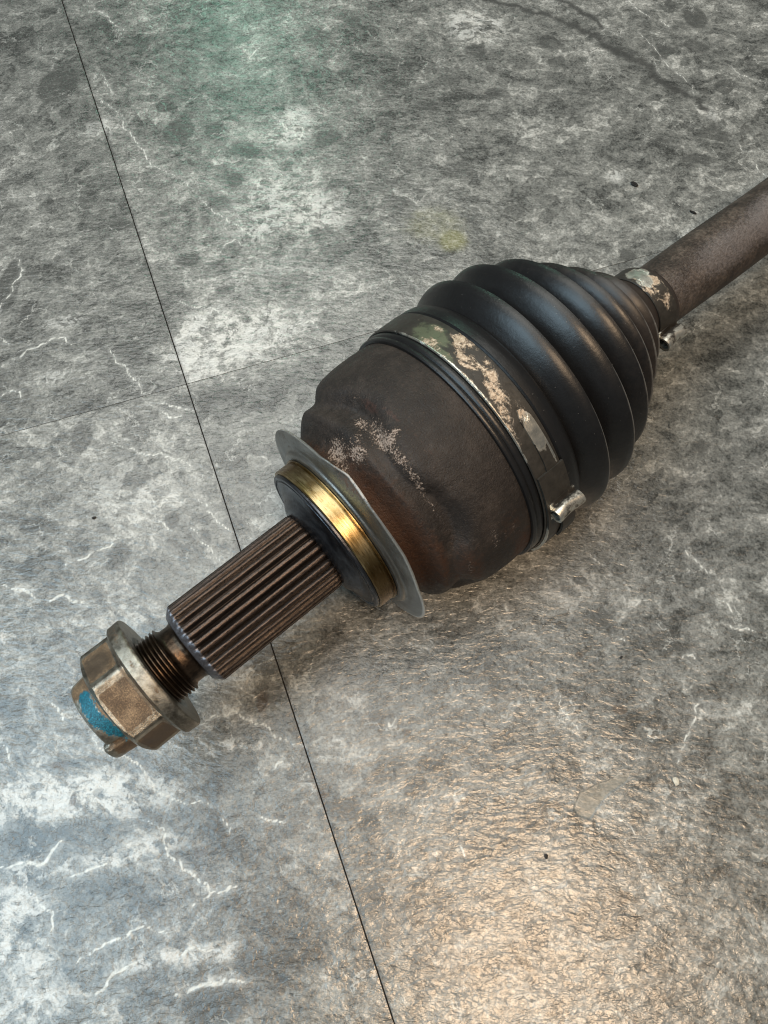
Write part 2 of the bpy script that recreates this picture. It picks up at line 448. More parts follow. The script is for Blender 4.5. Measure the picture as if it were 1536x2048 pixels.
def resample(prof, step):
    """points along a polyline, corners kept"""
    out = []
    for (a, b) in zip(prof[:-1], prof[1:]):
        L = math.hypot(b[0] - a[0], b[1] - a[1])
        n = max(1, int(math.ceil(L / step)))
        for i in range(n): out.append((a[0] + (b[0] - a[0]) * i / n, a[1] + (b[1] - a[1]) * i / n))
    out.append(prof[-1])
    return np.array(out)

def smooth_curve(pts, n=12):
    """Catmull-Rom through (s, r) points"""
    p = np.array(pts, float)
    p = np.vstack([2 * p[0] - p[1], p, 2 * p[-1] - p[-2]])
    out = []
    for i in range(1, len(p) - 2):
        for k in range(n):
            t = k / n
            a, b, c, d = p[i - 1], p[i], p[i + 1], p[i + 2]
            out.append(0.5 * (2 * b + (c - a) * t + (2 * a - 5 * b + 4 * c - d) * t * t + (3 * b - a - 3 * c + d) * t ** 3))
    out.append(p[-2])
    return np.array(out)

def blobs(S, TH, RR, spots):
    """soft mask 0..1; spot = (s mm, theta deg, half length mm, half girth mm, strength[, turn deg])"""
    w = np.zeros_like(S)
    for sp in spots:
        s0, t0, a, b, k = sp[:5]
        q = R(sp[5]) if len(sp) > 5 else 0.0
        x = S - s0
        y = np.radians(TH - t0) * RR
        u = x * math.cos(q) + y * math.sin(q)
        v = -x * math.sin(q) + y * math.cos(q)
        d = np.sqrt((u / a) ** 2 + (v / b) ** 2)
        w = np.maximum(w, k * np.clip(1.5 - d, 0, 1))
    return w

def turned(name, prof, mat, parent, nseg=192, shape=None, masks=None, center=None, sharp=40, thetas=None, extra=None):
    """surface of revolution about local x; prof = (n,2) array of (s, r) in mm; theta 0 = up, + = towards -y; seam below"""
    prof = np.asarray(prof, float)
    th = np.linspace(-180, 180, nseg + 1)[:-1] if thetas is None else np.asarray(thetas, float)
    n, m = len(prof), len(th)
    S = np.repeat(prof[:, 0:1], m, 1); RR = np.repeat(prof[:, 1:2], m, 1); TH = np.repeat(th[None], n, 0)
    if shape is not None: S, RR = shape(S, RR, TH)
    a = np.radians(TH)
    Y = -RR * np.sin(a); Z = RR * np.cos(a)
    if center is not None: Y = Y + center(S)
    V = np.stack([S, Y, Z], -1).reshape(-1, 3) / 1000.0
    idx = np.arange(n * m).reshape(n, m)
    nx = np.roll(idx, -1, 1)
    F = np.stack([idx[:-1], idx[1:], nx[1:], nx[:-1]], -1).reshape(-1, 4)
    at = {'ax': S, 'arc': np.radians(TH) * np.maximum(RR, 5)}
    for k, v in (masks or {}).items(): at[k] = blobs(S, TH, RR, v)
    for k, fn in (extra or {}).items(): at[k] = fn(S, RR, TH)
    return new_obj(name, V, F, mat, parent, at, sharp=sharp)

def fit(S, xs, ys): return np.interp(S, xs, ys)

# ------------------------------------------------------------------ THE FLOOR
m_tile = mat_tile()
m_sub = mat_plain('dark_subfloor', (0.012, 0.012, 0.011))
fl = new_obj('floor', [(-3, -3, -.0026), (3, -3, -.0026), (3, 3, -.0026), (-3, 3, -.0026), (-3, -3, -.03), (3, -3, -.03), (3, 3, -.03), (-3, 3, -.03)],
             [(0, 1, 2, 3), (7, 6, 5, 4), (4, 5, 1, 0), (5, 6, 2, 1), (6, 7, 3, 2), (7, 4, 0, 3)], m_sub, smooth=False)
fl['kind'] = 'structure'

def fractal(pts, rough=0.16, levels=3, seed=1):
    rnd = random.Random(seed)
    p = [np.array(q, float) for q in pts]
    for _ in range(levels):
        q = [p[0]]
        for a, b in zip(p[:-1], p[1:]):
            d = b - a
            q.append((a + b) / 2 + np.array([-d[1], d[0]]) * rnd.uniform(-rough, rough))
            q.append(b)
        p = q
    return p

VEINS = [  # (width mm, photo points)
 (.42, [(185,188),(215,208),(232,222),(245,250),(262,270),(275,290),(300,322),(330,342),(360,355),(385,378)]),
 (.42, [(400,392),(425,422),(455,442),(490,462),(528,480)]),
 (.45, [(175,0),(205,25),(225,45),(250,65)]), (.35, [(243,365),(265,388)]), (.3, [(190,145),(215,172),(240,190)]),
 (.5, [(1258,0),(1278,20),(1303,37)]), (.4, [(1318,40),(1343,60)]), (.45, [(1462,132),(1490,152),(1518,167)]),
 (.35, [(1278,65),(1330,125),(1388,190)]), (.3, [(1458,275),(1483,300),(1536,312)]), (.4, [(1508,320),(1533,355)]),
 (.4, [(0,660),(10,600),(30,562),(46,540),(40,520),(30,516)]), (.5, [(0,735),(40,715),(80,690),(130,675),(145,690)]),
 (.45, [(220,700),(232,725),(255,738),(268,760),(283,790)]), (.5, [(0,675),(20,690)]), (.4, [(0,795),(25,780),(42,785),(44,800)]),
 (.4, [(195,880),(211,887),(250,895),(273,905),(320,905),(344,917),(367,923),(391,934),(426,946)]), (.3, [(285,907),(293,927)]),
 (.5, [(320,807),(352,813),(390,821)]), (.55, [(320,817),(338,835),(363,831)]), (.45, [(391,985),(414,1009),(430,1036),(449,1055),(465,1065)]),
 (.5, [(312,1032),(328,1048),(344,1063)]), (.4, [(375,1052),(391,1063),(406,1087),(426,1106),(441,1124)]),
 (.45, [(129,1141),(133,1126),(168,1118),(195,1102),(219,1095),(234,1083)]), (.8, [(0,1171),(39,1180),(62,1188),(70,1200)]),
 (.8, [(98,1204),(117,1192),(148,1204),(176,1212)]), (.4, [(230,1260),(260,1300)]), (.35, [(105,890),(115,897),(122,910)]),
 (.5, [(185,1465),(195,1492),(215,1502),(250,1512),(280,1532),(300,1560),(310,1580),(340,1592),(365,1605),(395,1602),(425,1615)]),
 (.5, [(280,1630),(310,1652),(332,1665),(330,1695),(345,1717),(370,1742),(390,1752),(415,1770),(420,1787),(400,1802),(377,1817)]),
 (.5, [(420,1785),(450,1785),(460,1772),(480,1772)]), (.5, [(400,1450),(430,1430),(467,1420),(500,1440),(530,1450),(550,1475),(580,1485),(615,1500)]),
 (.8, [(0,1735),(35,1727),(80,1730),(105,1700),(125,1680)]), (.6, [(140,1755),(175,1740),(215,1725)]),
 (.5, [(40,1750),(70,1790),(80,1810),(105,1820),(107,1850),(95,1895)]), (.5, [(150,1930),(185,1905),(210,1885),(250,1875),(300,1855),(335,1865)]),
 (.6, [(515,1630),(540,1640),(575,1645)]), (.4, [(440,1635),(460,1655),(462,1670)]), (.7, [(350,1915),(380,1895),(425,1900)]),
 (1.0, [(350,1990),(410,1970),(450,1960),(490,1967)]), (.8, [(190,1990),(230,1945),(275,1925)]), (.5, [(0,1490),(15,1500),(28,1530)]),
 (.6, [(100,1404),(120,1425),(125,1445)]), (.5, [(545,1540),(570,1520)]), (.4, [(1205,1600),(1240,1640),(1270,1670)]),
 (.32, [(1248,1700),(1290,1750),(1350,1815)]), (.35, [(1120,1390),(1150,1450),(1160,1470)]), (.45, [(1420,1190),(1460,1215),(1465,1225)]),
 (.6, [(1450,1250),(1490,1258),(1512,1266)]), (.5, [(1370,1100),(1400,1130),(1420,1150)]), (.4, [(1175,1105),(1195,1122),(1212,1137)]),
 (.5, [(1365,1315),(1385,1310),(1390,1318)]), (.4, [(1225,1270),(1255,1285)]), (.4, [(1405,1395),(1390,1420),(1370,1480),(1355,1530)]),
 (.45, [(930,1715),(925,1700),(918,1690)]), (.4, [(780,1440),(778,1455),(800,1430)]), (.5, [(1010,1205),(1018,1228)]),
 (.5, [(500,120),(520,95)]), (.7, [(605,255),(600,280),(570,255),(555,240)]), (.4, [(440,505),(470,478),(490,492)]), (.35, [(475,315),(520,320),(560,345),(597,360)]),
 (.5, [(590,650),(620,640),(640,660)]), (.5, [(350,600),(420,615),(480,650)]),
]
CRACKS = [
 (.30, [(300,325),(330,346),(360,358),(382,380),(400,402),(430,428),(470,452)]), (.5, [(252,68),(275,82),(310,95)]),
 (.25, [(165,1310),(135,1330),(90,1400),(40,1475),(0,1518)]), (.22, [(80,1470),(45,1535),(0,1585)]),
 (.25, [(447,1365),(425,1410),(395,1455),(380,1510),(370,1600)]), (.22, [(238,993),(211,1020),(198,1036)]), (.2, [(195,1044),(168,1063)]),
 (.22, [(234,1141),(203,1169),(176,1192)]), (.35, [(1343,60),(1368,90),(1433,115),(1468,135)]), (.3, [(385,1530),(370,1560)]),
 (.28, [(465,758),(466,790)]), (.28, [(487,745),(486,790),(488,818)]), (.25, [(235,1490),(215,1600)]), (.35, [(310,1835),(335,1826)]),
 (.3, [(240,1866),(270,1872)]), (.3, [(80,1850),(92,1868)]), (.3, [(506,1614),(540,1620)]), (.2, [(655,1265),(648,1290)]),
 (.22, [(1225,1450),(1250,1470)]), (.3, [(1005,1462),(1012,1475)]), (.4, [(290,1530),(330,1535),(342,1545)]),
]
SCUFFS = [(2.3, [(968,0),(1048,20),(1118,40),(1168,65),(1218,95),(1268,120),(1308,145),(1333,170),(1368,185),(1413,220)]),
          (1.8, [(1118,0),(1158,20),(1203,55)])]
DARK = [  # px, py, half width px, half height px, strength
 (115,172,42,34,1),(330,212,18,13,1),(357,262,32,27,1),(428,262,20,18,.9),(375,520,27,13,1),(470,360,18,16,.9),(450,580,22,10,.9),(1390,35,26,24,.9),
 (18,570,22,50,1),(164,876,24,30,.9),(238,1110,25,21,1),(410,1079,13,20,.9),(344,1040,20,22,.7),(70,1048,34,18,.8),(80,1672,110,28,.55),
 (430,2012,70,45,.9),(560,1917,28,24,.8),(200,1790,110,60,.35),(340,1690,30,30,.5),(1160,1160,16,11,.8),(990,1370,16,34,.6),(50,1135,25,16,.7),
 (1240,1010,40,40,.3),(60,1150,30,18,.5),(470,1340,20,18,.3),(1100,170,60,60,.3),(880,150,60,40,.35),(1440,60,40,30,.3),(30,800,60,30,.4),
 (275,610,30,14,.6),(240,450,40,20,.5),(150,640,60,14,.5),(290,600,30,30,.3),(245,770,25,12,.5),(1210,1600,0.1,0.1,0)]
BROWN = [(525,1405,16,26,.9),(145,1605,9,24,.9),(120,1530,30,13,.75),(400,1705,20,15,.8),(1240,1420,20,14,.8),(1160,1310,10,8,.8),(645,1590,14,16,.7),(815,1465,12,9,.8),(830,1640,20,30,.35)]
TONE = [  # local light (+) or dark (-) areas of the print
 (80,1600,160,42,1.3),(265,1590,95,36,1.2),(20,1860,80,90,1.1),(310,1690,90,25,.7),(400,1910,90,22,.8),(420,1965,80,16,.8),(60,1740,70,18,.8),(60,2010,80,40,.8),(200,1725,90,22,.6),(270,1925,80,20,.7),(470,1492,65,14,1.1),
 (410,690,85,70,1.5),(500,690,130,45,1.0),(540,640,80,25,.7),(560,430,110,70,.85),(590,250,40,44,.9),(560,340,70,40,.3),(545,280,25,16,.9),(640,420,80,40,.4),(950,55,70,42,.9),(560,560,180,50,.4),
 (250,970,150,70,.35),(130,640,60,20,.7),(110,755,40,20,.7),(1040,1080,60,25,.4),(850,1190,80,30,.4),(1180,1200,160,40,.35),(1420,1420,90,30,.5),
 (320,1740,120,20,.3),(600,1750,100,80,.1),(1450,1210,60,30,.3),(200,255,60,25,.6),(60,400,60,30,.4),(150,560,80,30,.3),(300,480,60,30,.3),
 (1170,470,140,60,.25),(1230,350,20,18,.7),(1300,420,15,8,.8),(1440,230,40,20,.5),
 (330,100,160,80,-.25),(200,60,60,80,-.3),(760,90,150,90,-.30),(430,200,120,50,-.2),(60,80,90,80,-.25),(60,560,80,80,-.4),(880,170,160,80,-.25),(1300,180,100,60,-.2),
 (300,660,70,60,-.4),(500,800,150,40,-.25),(220,790,120,40,-.35),(60,1690,140,35,-.5),(230,1800,130,60,-.45),(430,1530,80,40,-.35),(430,2000,110,50,-.6),(420,1700,70,50,-.4),
 (560,1640,80,60,-.3),(600,1900,80,80,-.25),(1420,1070,100,50,-.2),(1300,1290,80,60,-.25),(1000,1330,120,60,-.2),(520,790,170,30,-.45),(700,720,60,30,-.4),(1200,560,80,30,.2)]
YELLOW = [(905,480,34,26,1.0),(870,450,80,50,.5)]
RUB = [[(1146,1618),(1160,1585),(1195,1568),(1252,1548),(1262,1556),(1215,1590),(1195,1615),(1180,1640),(1155,1632)]]

d1 = floor_mm(128, 0) - floor_mm(797, 2048); d1 /= np.linalg.norm(d1)
O2 = floor_mm(373, 768)
d2 = floor_mm(760, 660) - O2; d2 /= np.linalg.norm(d2)

def seg_field(P, lines, cap, seed):
    f = np.full(len(P), cap, float)
    for i, (w, pts) in enumerate(lines):
        w = w if w < 0.5 or w > 1.2 else 0.5 + (w - 0.5) * 0.4
        q = fractal([floor_mm(*p) for p in pts], 0.17, 3, seed + i)
        q = np.array(q)
        lo, hi = q.min(0) - cap * w, q.max(0) + cap * w
        sel = np.where((P[:, 0] > lo[0]) & (P[:, 0] < hi[0]) & (P[:, 1] > lo[1]) & (P[:, 1] < hi[1]))[0]
        if not len(sel): continue
        X = P[sel]
        best = np.full(len(sel), 1e9)
        n = len(q) - 1
        for k in range(n):
            a, b = q[k], q[k + 1]
            ab = b - a
            tt = np.clip(((X - a) @ ab) / max(ab @ ab, 1e-9), 0, 1)
            d = np.linalg.norm(X - a - tt[:, None] * ab, axis=1)
            along = (k + 0.5) / n
            ww = w * (0.55 + 0.45 * math.sin(math.pi * min(1, max(0.06, along)))) * (0.8 + 0.35 * math.sin(k * 1.7 + i))
            best = np.minimum(best, d / ww)
        f[sel] = np.minimum(f[sel], best)
    return f

def spot_field(P, spots, signed=False):
    f = np.zeros(len(P))
    for (px, py, a, b, k) in spots:
        c = floor_mm(px, py)
        ua = floor_mm(px + a, py) - c; ub = floor_mm(px, py + b) - c
        la, lb = np.linalg.norm(ua), np.linalg.norm(ub)
        D = P - c
        d = np.sqrt(((D @ ua) / la ** 2) ** 2 + ((D @ ub) / lb ** 2) ** 2)
        w = k * np.clip(1.5 - d, 0, 1)
        w = w * (0.5 + 0.5 * np.clip(1.5 - d, 0, 1))
        f = f + w if signed else np.maximum(f, w)
    return f

def poly_field(P, polys):
    f = np.zeros(len(P))
    for poly in polys:
        q = np.array([floor_mm(*p) for p in poly])
        inside = np.zeros(len(P), bool)
        dm = np.full(len(P), 1e9)
        for a, b in zip(q, np.roll(q, -1, 0)):
            c = (a[1] > P[:, 1]) != (b[1] > P[:, 1])
            with np.errstate(divide='ignore', invalid='ignore'):
                x = (b[0] - a[0]) * (P[:, 1] - a[1]) / (b[1] - a[1]) + a[0]
            inside ^= c & (P[:, 0] < x)
            ab = b - a
            tt = np.clip(((P - a) @ ab) / (ab @ ab), 0, 1)
            dm = np.minimum(dm, np.linalg.norm(P - a - tt[:, None] * ab, axis=1))
        f = np.maximum(f, np.clip(0.5 + np.where(inside, dm, -dm) / 2.0, 0, 1))
    return f

TILE = 457.0
GV, GH = 0.24, 0.11           # half joint gaps, mm
def tile(u0, u1, v0, v1, seed, tone, dz, turn):
    """a vinyl tile: corner-relative extent in mm along d2 and d1; fine grid where it can be seen"""
    def lines(a, b, lo, hi):
        x0, x1 = max(a, lo), min(b, hi)
        fine = list(np.linspace(x0, x1, max(2, int((x1 - x0) / 0.85)))) if x1 > x0 else []
        return np.array(sorted(set([a, b] + fine)))
    U = lines(u0, u1, -126, 384); V = lines(v0, v1, -300, 292)
    UU, VV = np.meshgrid(U, V, indexing='ij')
    P = O2 + UU.reshape(-1, 1) * d2 + VV.reshape(-1, 1) * d1
    edge = np.minimum(np.minimum(UU - u0, u1 - UU), np.minimum(VV - v0, v1 - VV)).ravel()
    Z = np.full(len(P), dz) - 0.05 * np.clip(1 - edge / 0.6, 0, 1)
    n, m = UU.shape
    idx = np.arange(n * m).reshape(n, m)
    F = np.stack([idx[:-1, :-1], idx[1:, :-1], idx[1:, 1:], idx[:-1, 1:]], -1).reshape(-1, 4)
    # skirt
    rim = np.concatenate([idx[:, 0], idx[-1, 1:], idx[-2::-1, -1], idx[0, -2:0:-1]])
    base = len(P) + np.arange(len(rim))
    VB = np.column_stack([P[rim], np.full(len(rim), -2.5)])
    F2 = np.stack([rim, base, np.roll(base, -1), np.roll(rim, -1)], -1)
    verts = np.vstack([np.column_stack([P, Z]), VB]) / 1000.0
    Pall = np.vstack([P, P[rim]])
    at = {'vein': seg_field(Pall, VEINS, 6.0, 11), 'crack': seg_field(Pall, CRACKS, 4.0, 77), 'dark': spot_field(Pall, DARK),
          'brown': spot_field(Pall, BROWN), 'tone': np.clip(spot_field(Pall, TONE, True), -1, 1.3) * 0.9 + tone,
          'scuff': np.clip(1 - seg_field(Pall, SCUFFS, 3.0, 5) / 2.0, 0, 1), 'yellow': spot_field(Pall, YELLOW), 'rub': poly_field(Pall, RUB),
          'seam': np.clip(1 - np.concatenate([np.minimum(UU - u0, u1 - UU).ravel(), np.minimum(UU - u0, u1 - UU).ravel()[rim]]) / 1.1, 0, 1)}
    o = new_obj('tile', verts, np.vstack([F, F2]), m_tile, fl, at, sharp=50, vecs={'pattern': np.column_stack([Pall @ np.array([[math.cos(R(turn)), math.sin(R(turn))], [-math.sin(R(turn)), math.cos(R(turn))]]), np.zeros(len(Pall))]) + np.array(seed, float)})
    return o
tile(-TILE, -GV, GH, TILE, (310, 40, 10), -0.12, 0.0, -24)
tile(GV, TILE, GH, TILE, (920, -350, 57), 0.0, 0.0, 0)
tile(-TILE, -GV, -TILE, -GH, (-530, 230, 90), 0.08, -0.02, 16)
tile(GV, TILE, -TILE, -GH, (120, 790, 33), -0.14, -0.03, -8)

# ------------------------------------------------------------------ THE AXLE
AXLE_H = 0.0475
axle = bpy.data.objects.new('drive_axle', None)
COL.objects.link(axle)
axle.location = (-0.04658, 0.05480, AXLE_H)
axle.rotation_euler = (0, 0, math.atan2(0.64747, 0.76209))
axle['label'] = 'rusty used drive axle with splined stub, hex nut and black ribbed rubber boot'
axle['category'] = 'drive axle'

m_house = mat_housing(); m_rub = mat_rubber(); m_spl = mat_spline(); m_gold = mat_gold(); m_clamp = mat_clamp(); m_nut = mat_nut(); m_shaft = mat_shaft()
m_shield = mat_steel('grey_sheet_steel', (0.15, 0.143, 0.130), (0.34, 0.328, 0.305), (0.34, 0.48), (0.17, 0.10, 0.065), 0.5, 0.05)
m_dark = mat_steel('blackened_steel', (0.035, 0.036, 0.042), (0.12, 0.125, 0.14), (0.26, 0.42), (0.05, 0.032, 0.02), 0.8, 0.15)
m_face = mat_steel('grey_machined_steel', (0.07, 0.07, 0.073), (0.17, 0.175, 0.18), (0.34, 0.48), (0.05, 0.04, 0.03), 1.2, 0.08)
m_thread = mat_steel('brown_thread_steel', (0.028, 0.020, 0.015), (0.115, 0.080, 0.055), (0.28, 0.44), (0.06, 0.03, 0.015), 0.3, 0.5)

# outer race of the joint, six shallow lobes at the shoulder
hp = smooth_curve([(46, 30.6), (48.5, 31.0), (51, 32.3), (53.2, 35.2), (54.8, 37.3), (56.2, 38.0), (59.0, 38.1), (61.2, 38.6), (62.6, 40.2), (64.2, 41.9), (66.5, 42.8), (71, 43.3), (78, 43.7), (84, 43.6), (86.6, 43.3)], 8)
hp = np.vstack([[(44.5, 20.0), (45.2, 30.2)], hp, [(87.2, 42.6), (87.4, 38.0)]])
def house_shape(S, RR, TH):
    lob = np.cos(np.radians(6 * (TH - 12)))
    w = np.exp(-((S - 62) / 6.0) ** 2)
    s2 = S - 2.6 * np.sign(lob) * np.abs(lob) ** 0.75 * w
    RR = RR - 0.55 * w * (1 - lob) + 0.25 * np.sin(np.radians(3 * TH + S * 4)) * np.exp(-((S - 70) / 9.0) ** 2)
    return s2, RR
turned('joint_housing', hp, m_house, axle, 240, house_shape, center=None, sharp=60, masks={
    'wear': [(51, -17, 3.2, 4.6, 1.0), (48.6, -9, 2.5, 3.5, .8), (54.5, -6, 2.8, 4.2, .95), (61, -16, 2.2, 3.0, .95), (62.2, -8, 2.4, 4.5, .85, 20), (61.5, 0, 2.6, 5.0, 1.05),
             (64.2, 1, 2.5, 1.8, .9), (61.0, 10, 1.5, 4.5, .95), (61.0, 21, 1.1, 6.5, .8), (61.2, 33, .9, 7, .62), (57.5, -11, 1.6, 1.6, .7), (66, -26, 2.0, 1.6, .5),
             (72, 62, 1.6, 6, .55), (62, 72, 1.0, 5, .55), (70, 20, 1.2, 1.2, .35), (78, 64, 4, 5, .38)],
    'rust': [(50, 40, 7, 40, .9), (48, 0, 3, 40, .7), (62, 80, 6, 20, .7), (82, 84, 5, 12, .9), (78, 62, 6, 8, .5), (58, -60, 8, 20, .3), (54, 60, 5, 20, .8)],
    'red': [(66, -17, 1.3, 5.0, .6), (67.6, -6, .9, 6, .55), (68.2, 10, .6, 8, .5)]})

# stub: bearing shoulder, sealing ring, dust shield
hub = np.array([(31.6, 12.5), (31.9, 15.2), (32.4, 16.6), (33.2, 18.0), (34.3, 19.6), (35.0, 21.0), (35.35, 22.6), (35.4, 24.6), (35.75, 24.8), (35.8, 25.3), (35.45, 25.5), (35.5, 26.4), (35.8, 26.75), (36.4, 26.8), (36.5, 20.0)])
turned('bearing_shoulder', resample(hub, 0.6), m_dark, axle, 192, masks={'rust': [(34, 75, 3, 10, .4)]}, sharp=35)
ringp = resample([(36.5, 21.0), (36.5, 27.25), (36.85, 27.65), (41.6, 27.75), (42.1, 27.6), (42.2, 28.2), (42.5, 28.2), (42.6, 24.0)], 0.5)
turned('sealing_ring', ringp, m_gold, axle, 224, masks={'rust': [(39, 74, 6, 16, .95), (39, 55, 6, 7, .5), (40, -58, 5, 14, .8), (41.8, 30, .5, 30, .5)]}, sharp=35)
shp = smooth_curve([(42.7, 26.5), (42.8, 29.2), (43.2, 30.2), (43.9, 30.7), (44.2, 31.6), (44.2, 33.5), (44.4, 36.2), (44.8, 38.3)], 8)
shp = np.vstack([shp, [(45.0, 38.5), (45.35, 38.35)], smooth_curve([(45.4, 38.0), (45.0, 36.0), (44.8, 33.0), (44.6, 31.4), (43.8, 30.0), (43.4, 27.0)], 8)])
def shield_shape(S, RR, TH):
    e = np.interp(TH, [-180, -120, -75, -51, -28, -14, -6, 1, 9, 18, 29, 44, 55, 65, 92, 130, 180], [0, .5, .2, .0, -.2, -.1, .9, 2.1, 1.7, 1.0, .9, 1.0, .4, -.2, -.1, .4, 0])
    k = np.clip((RR - 30.5) / 8.0, 0, 1) ** 1.3
    g = np.interp(TH, [-180, -60, -20, -5, 10, 40, 90, 180], [0, -.4, .25, -.4, 0.1, .2, .5, 0])
    return S + e * k, RR + g * k
turned('dust_shield', shp, m_shield, axle, 240, shield_shape, masks={'rust': [(46.5, 5, 2.0, 12, .62), (45, -55, 1.5, 8, .5), (44.5, -45, 1.2, 18, .4)]}, sharp=60, extra={'edge': lambda S, RR, TH: np.clip((RR - 37.9) / .4, 0, 1)})

# splines
NT_ = 30
pat = [(0.0, 0.06), (0.07, 0.0), (0.14, 0.10), (0.24, 0.62), (0.33, 0.93), (0.42, 1.0), (0.62, 1.0), (0.71, 0.93), (0.80, 0.62), (0.90, 0.10), (0.96, 0.0)]
ths, hs = [], []
for k in range(NT_):
    for (u, h) in pat:
        ths.append(-180 + (k + u) * 360 / NT_); hs.append(h)
hs = np.array(hs)
sprof = resample([(-17.6, 9.2), (-17.5, 12.0), (-17.2, 12.35), (-15.3, 14.3), (-14.8, 14.42), (30.6, 14.42), (31.6, 14.1), (32.2, 13.4), (32.6, 12.4)], 1.2)
def spline_shape(S, RR, TH):
    H = np.repeat(hs[None], S.shape[0], 0)
    wob = 0.08 * np.sin(np.radians(TH * 3) + 1) 
    cut = (1 - H) * 1.45 * np.clip((S + 16.4) / 2.2, 0, 1)
    wear = 0.45 * np.clip(H - .5, 0, 1) * (0.5 + 0.5 * np.sin(np.radians(TH * 11)))
    return S + wob * 0, np.where(RR > 12.0, np.minimum(RR, np.maximum(RR - cut - wear * .4, 12.2)), RR)
turned('splined_stub', sprof, m_spl, axle, None, spline_shape, thetas=ths, sharp=50,
       extra={'crest': lambda S, RR, TH: np.clip((RR - 12.9) / 1.35, 0, 1), 'chamfer': lambda S, RR, TH: ((S < -15.2) & (RR > 12.15)) * 1.0})

# thread and relief
thp = [(-50.0, 8.0), (-50.0, 10.4)]
s = -30.0
thp.append((s, 10.5))
while s < -22.6:
    thp += [(s + .25, 10.45), (s + .65, 11.3), (s + .8, 11.35), (s + 1.2, 10.5)]
    s += 1.25
thp += [(-22.3, 10.2), (-21.6, 9.75), (-19.2, 9.7), (-18.2, 10.0), (-17.5, 10.6), (-17.2, 9.0)]
def th_shape(S, RR, TH): return np.where((S > -30) & (S < -22.2), S + 1.25 * TH / 360.0, S), RR
turned('threaded_end', resample(thp, 0.45), m_thread, axle, 160, None, sharp=50, masks={'rust': [(-20, 0, 2.6, 80, .0)]})

# flanged hex nut with its deformed locking collar
AP, RC = 15.95, 18.15
nth = np.linspace(-180, 180, 361)[:-1]
def hexr(TH):
    ph = np.radians((TH + 7.0) % 60.0 - 30.0)      # corners at theta = -7 + 60k
    return np.minimum(AP / np.cos(ph), RC)
nutp = resample([(-45.2, 11.0), (-45.2, 14.2), (-45.0, 15.0), (-44.2, 16.6), (-43.3, 18.2), (-35.0, 18.2), (-33.6, 18.2)], 0.55)
def nut_shape(S, RR, TH):
    return S, np.where(RR > 14.9, np.minimum(RR, hexr(TH)), RR)
nut = turned('hex_nut', nutp, m_nut, axle, None, nut_shape, thetas=nth, sharp=22, masks={
    'grime': [(-40, -36, 6, 7, .95), (-39, 85, 8, 9, .8), (-34.4, 20, .8, 18, .9), (-37, 45, 3, 2.5, .6), (-36.5, 2, 1.5, 3, .7)]},
    extra={'rust': lambda S, RR, TH: np.clip((25.5 - np.abs((TH + 7.0) % 60.0 - 30.0)) / 5.0, 0, 1.15) * np.clip((S + 43.8) / .8, 0, 1) * np.clip((-34.4 - S) / .8, 0, 1)})
flp = resample([(-34.2, 15.0), (-33.9, 17.6), (-33.2, 19.3), (-32.7, 19.85), (-29.1, 20.1), (-28.6, 19.8), (-28.5, 19.2), (-28.8, 13.5), (-29.6, 11.8), (-30.5, 11.0)], 0.5)
turned('nut_flange', flp, m_nut, nut, 192, None, sharp=35, masks={'rust': [(-31, -45, 2, 10, .5), (-28.6, -20, .6, 12, .5), (-31, 0, .8, 3, .5), (-30, 28, .7, 2, .6)], 'grime': [(-28.5, 20, 1.0, 60, .62), (-31, 78, 3, 14, .8), (-31, -62, 3, 12, .75)]})
colp = resample([(-50.3, 7.0), (-50.3, 9.6), (-51.0, 10.3), (-51.2, 11.2), (-50.8, 12.1), (-50.0, 12.5), (-47.5, 12.85), (-45.6, 13.2), (-44.4, 13.2)], 0.45)
def col_shape(S, RR, TH):
    out = np.clip((TH - 57) / 3.0, 0, 1) * np.clip((128 - TH) / 3.0, 0, 1)
    dent = 0.6 * np.exp(-((TH - 60) / 4.0) ** 2)
    S = S - 1.7 * out * np.clip((-45.4 - S) / 4, 0, 1) + 0.8 * dent * np.clip((-46 - S) / 4, 0, 1)
    RR = RR + (0.35 * out - 1.3 * dent) * np.clip((RR - 9) / 3, 0, 1)
    return S, RR
turned('nut_collar', colp, m_nut, nut, None, col_shape, thetas=np.linspace(-180, 180, 241)[:-1], sharp=35, masks={
    'blue': [(-47.6, -17, 1.9, 2.2, 1.0), (-48.0, -4, 2.1, 3.2, 1.0), (-48.2, 14, 2.0, 4.0, 1.0), (-47.2, 32, 1.7, 3.8, .95), (-46.0, 46, 1.4, 3.0, .8), (-45.7, 58, 1.0, 2.6, .6)],
    'rust': [(-47, -35, 4, 5, 1.0), (-45.6, 10, 1.0, 7, .75), (-47, 75, 4, 5, .9), (-50.5, 20, .8, 8, .3)], 'grime': [(-47, 68, 5, 4, .6), (-46, -40, 3, 4, .5), (-50.6, -20, .6, 4, .3)]})

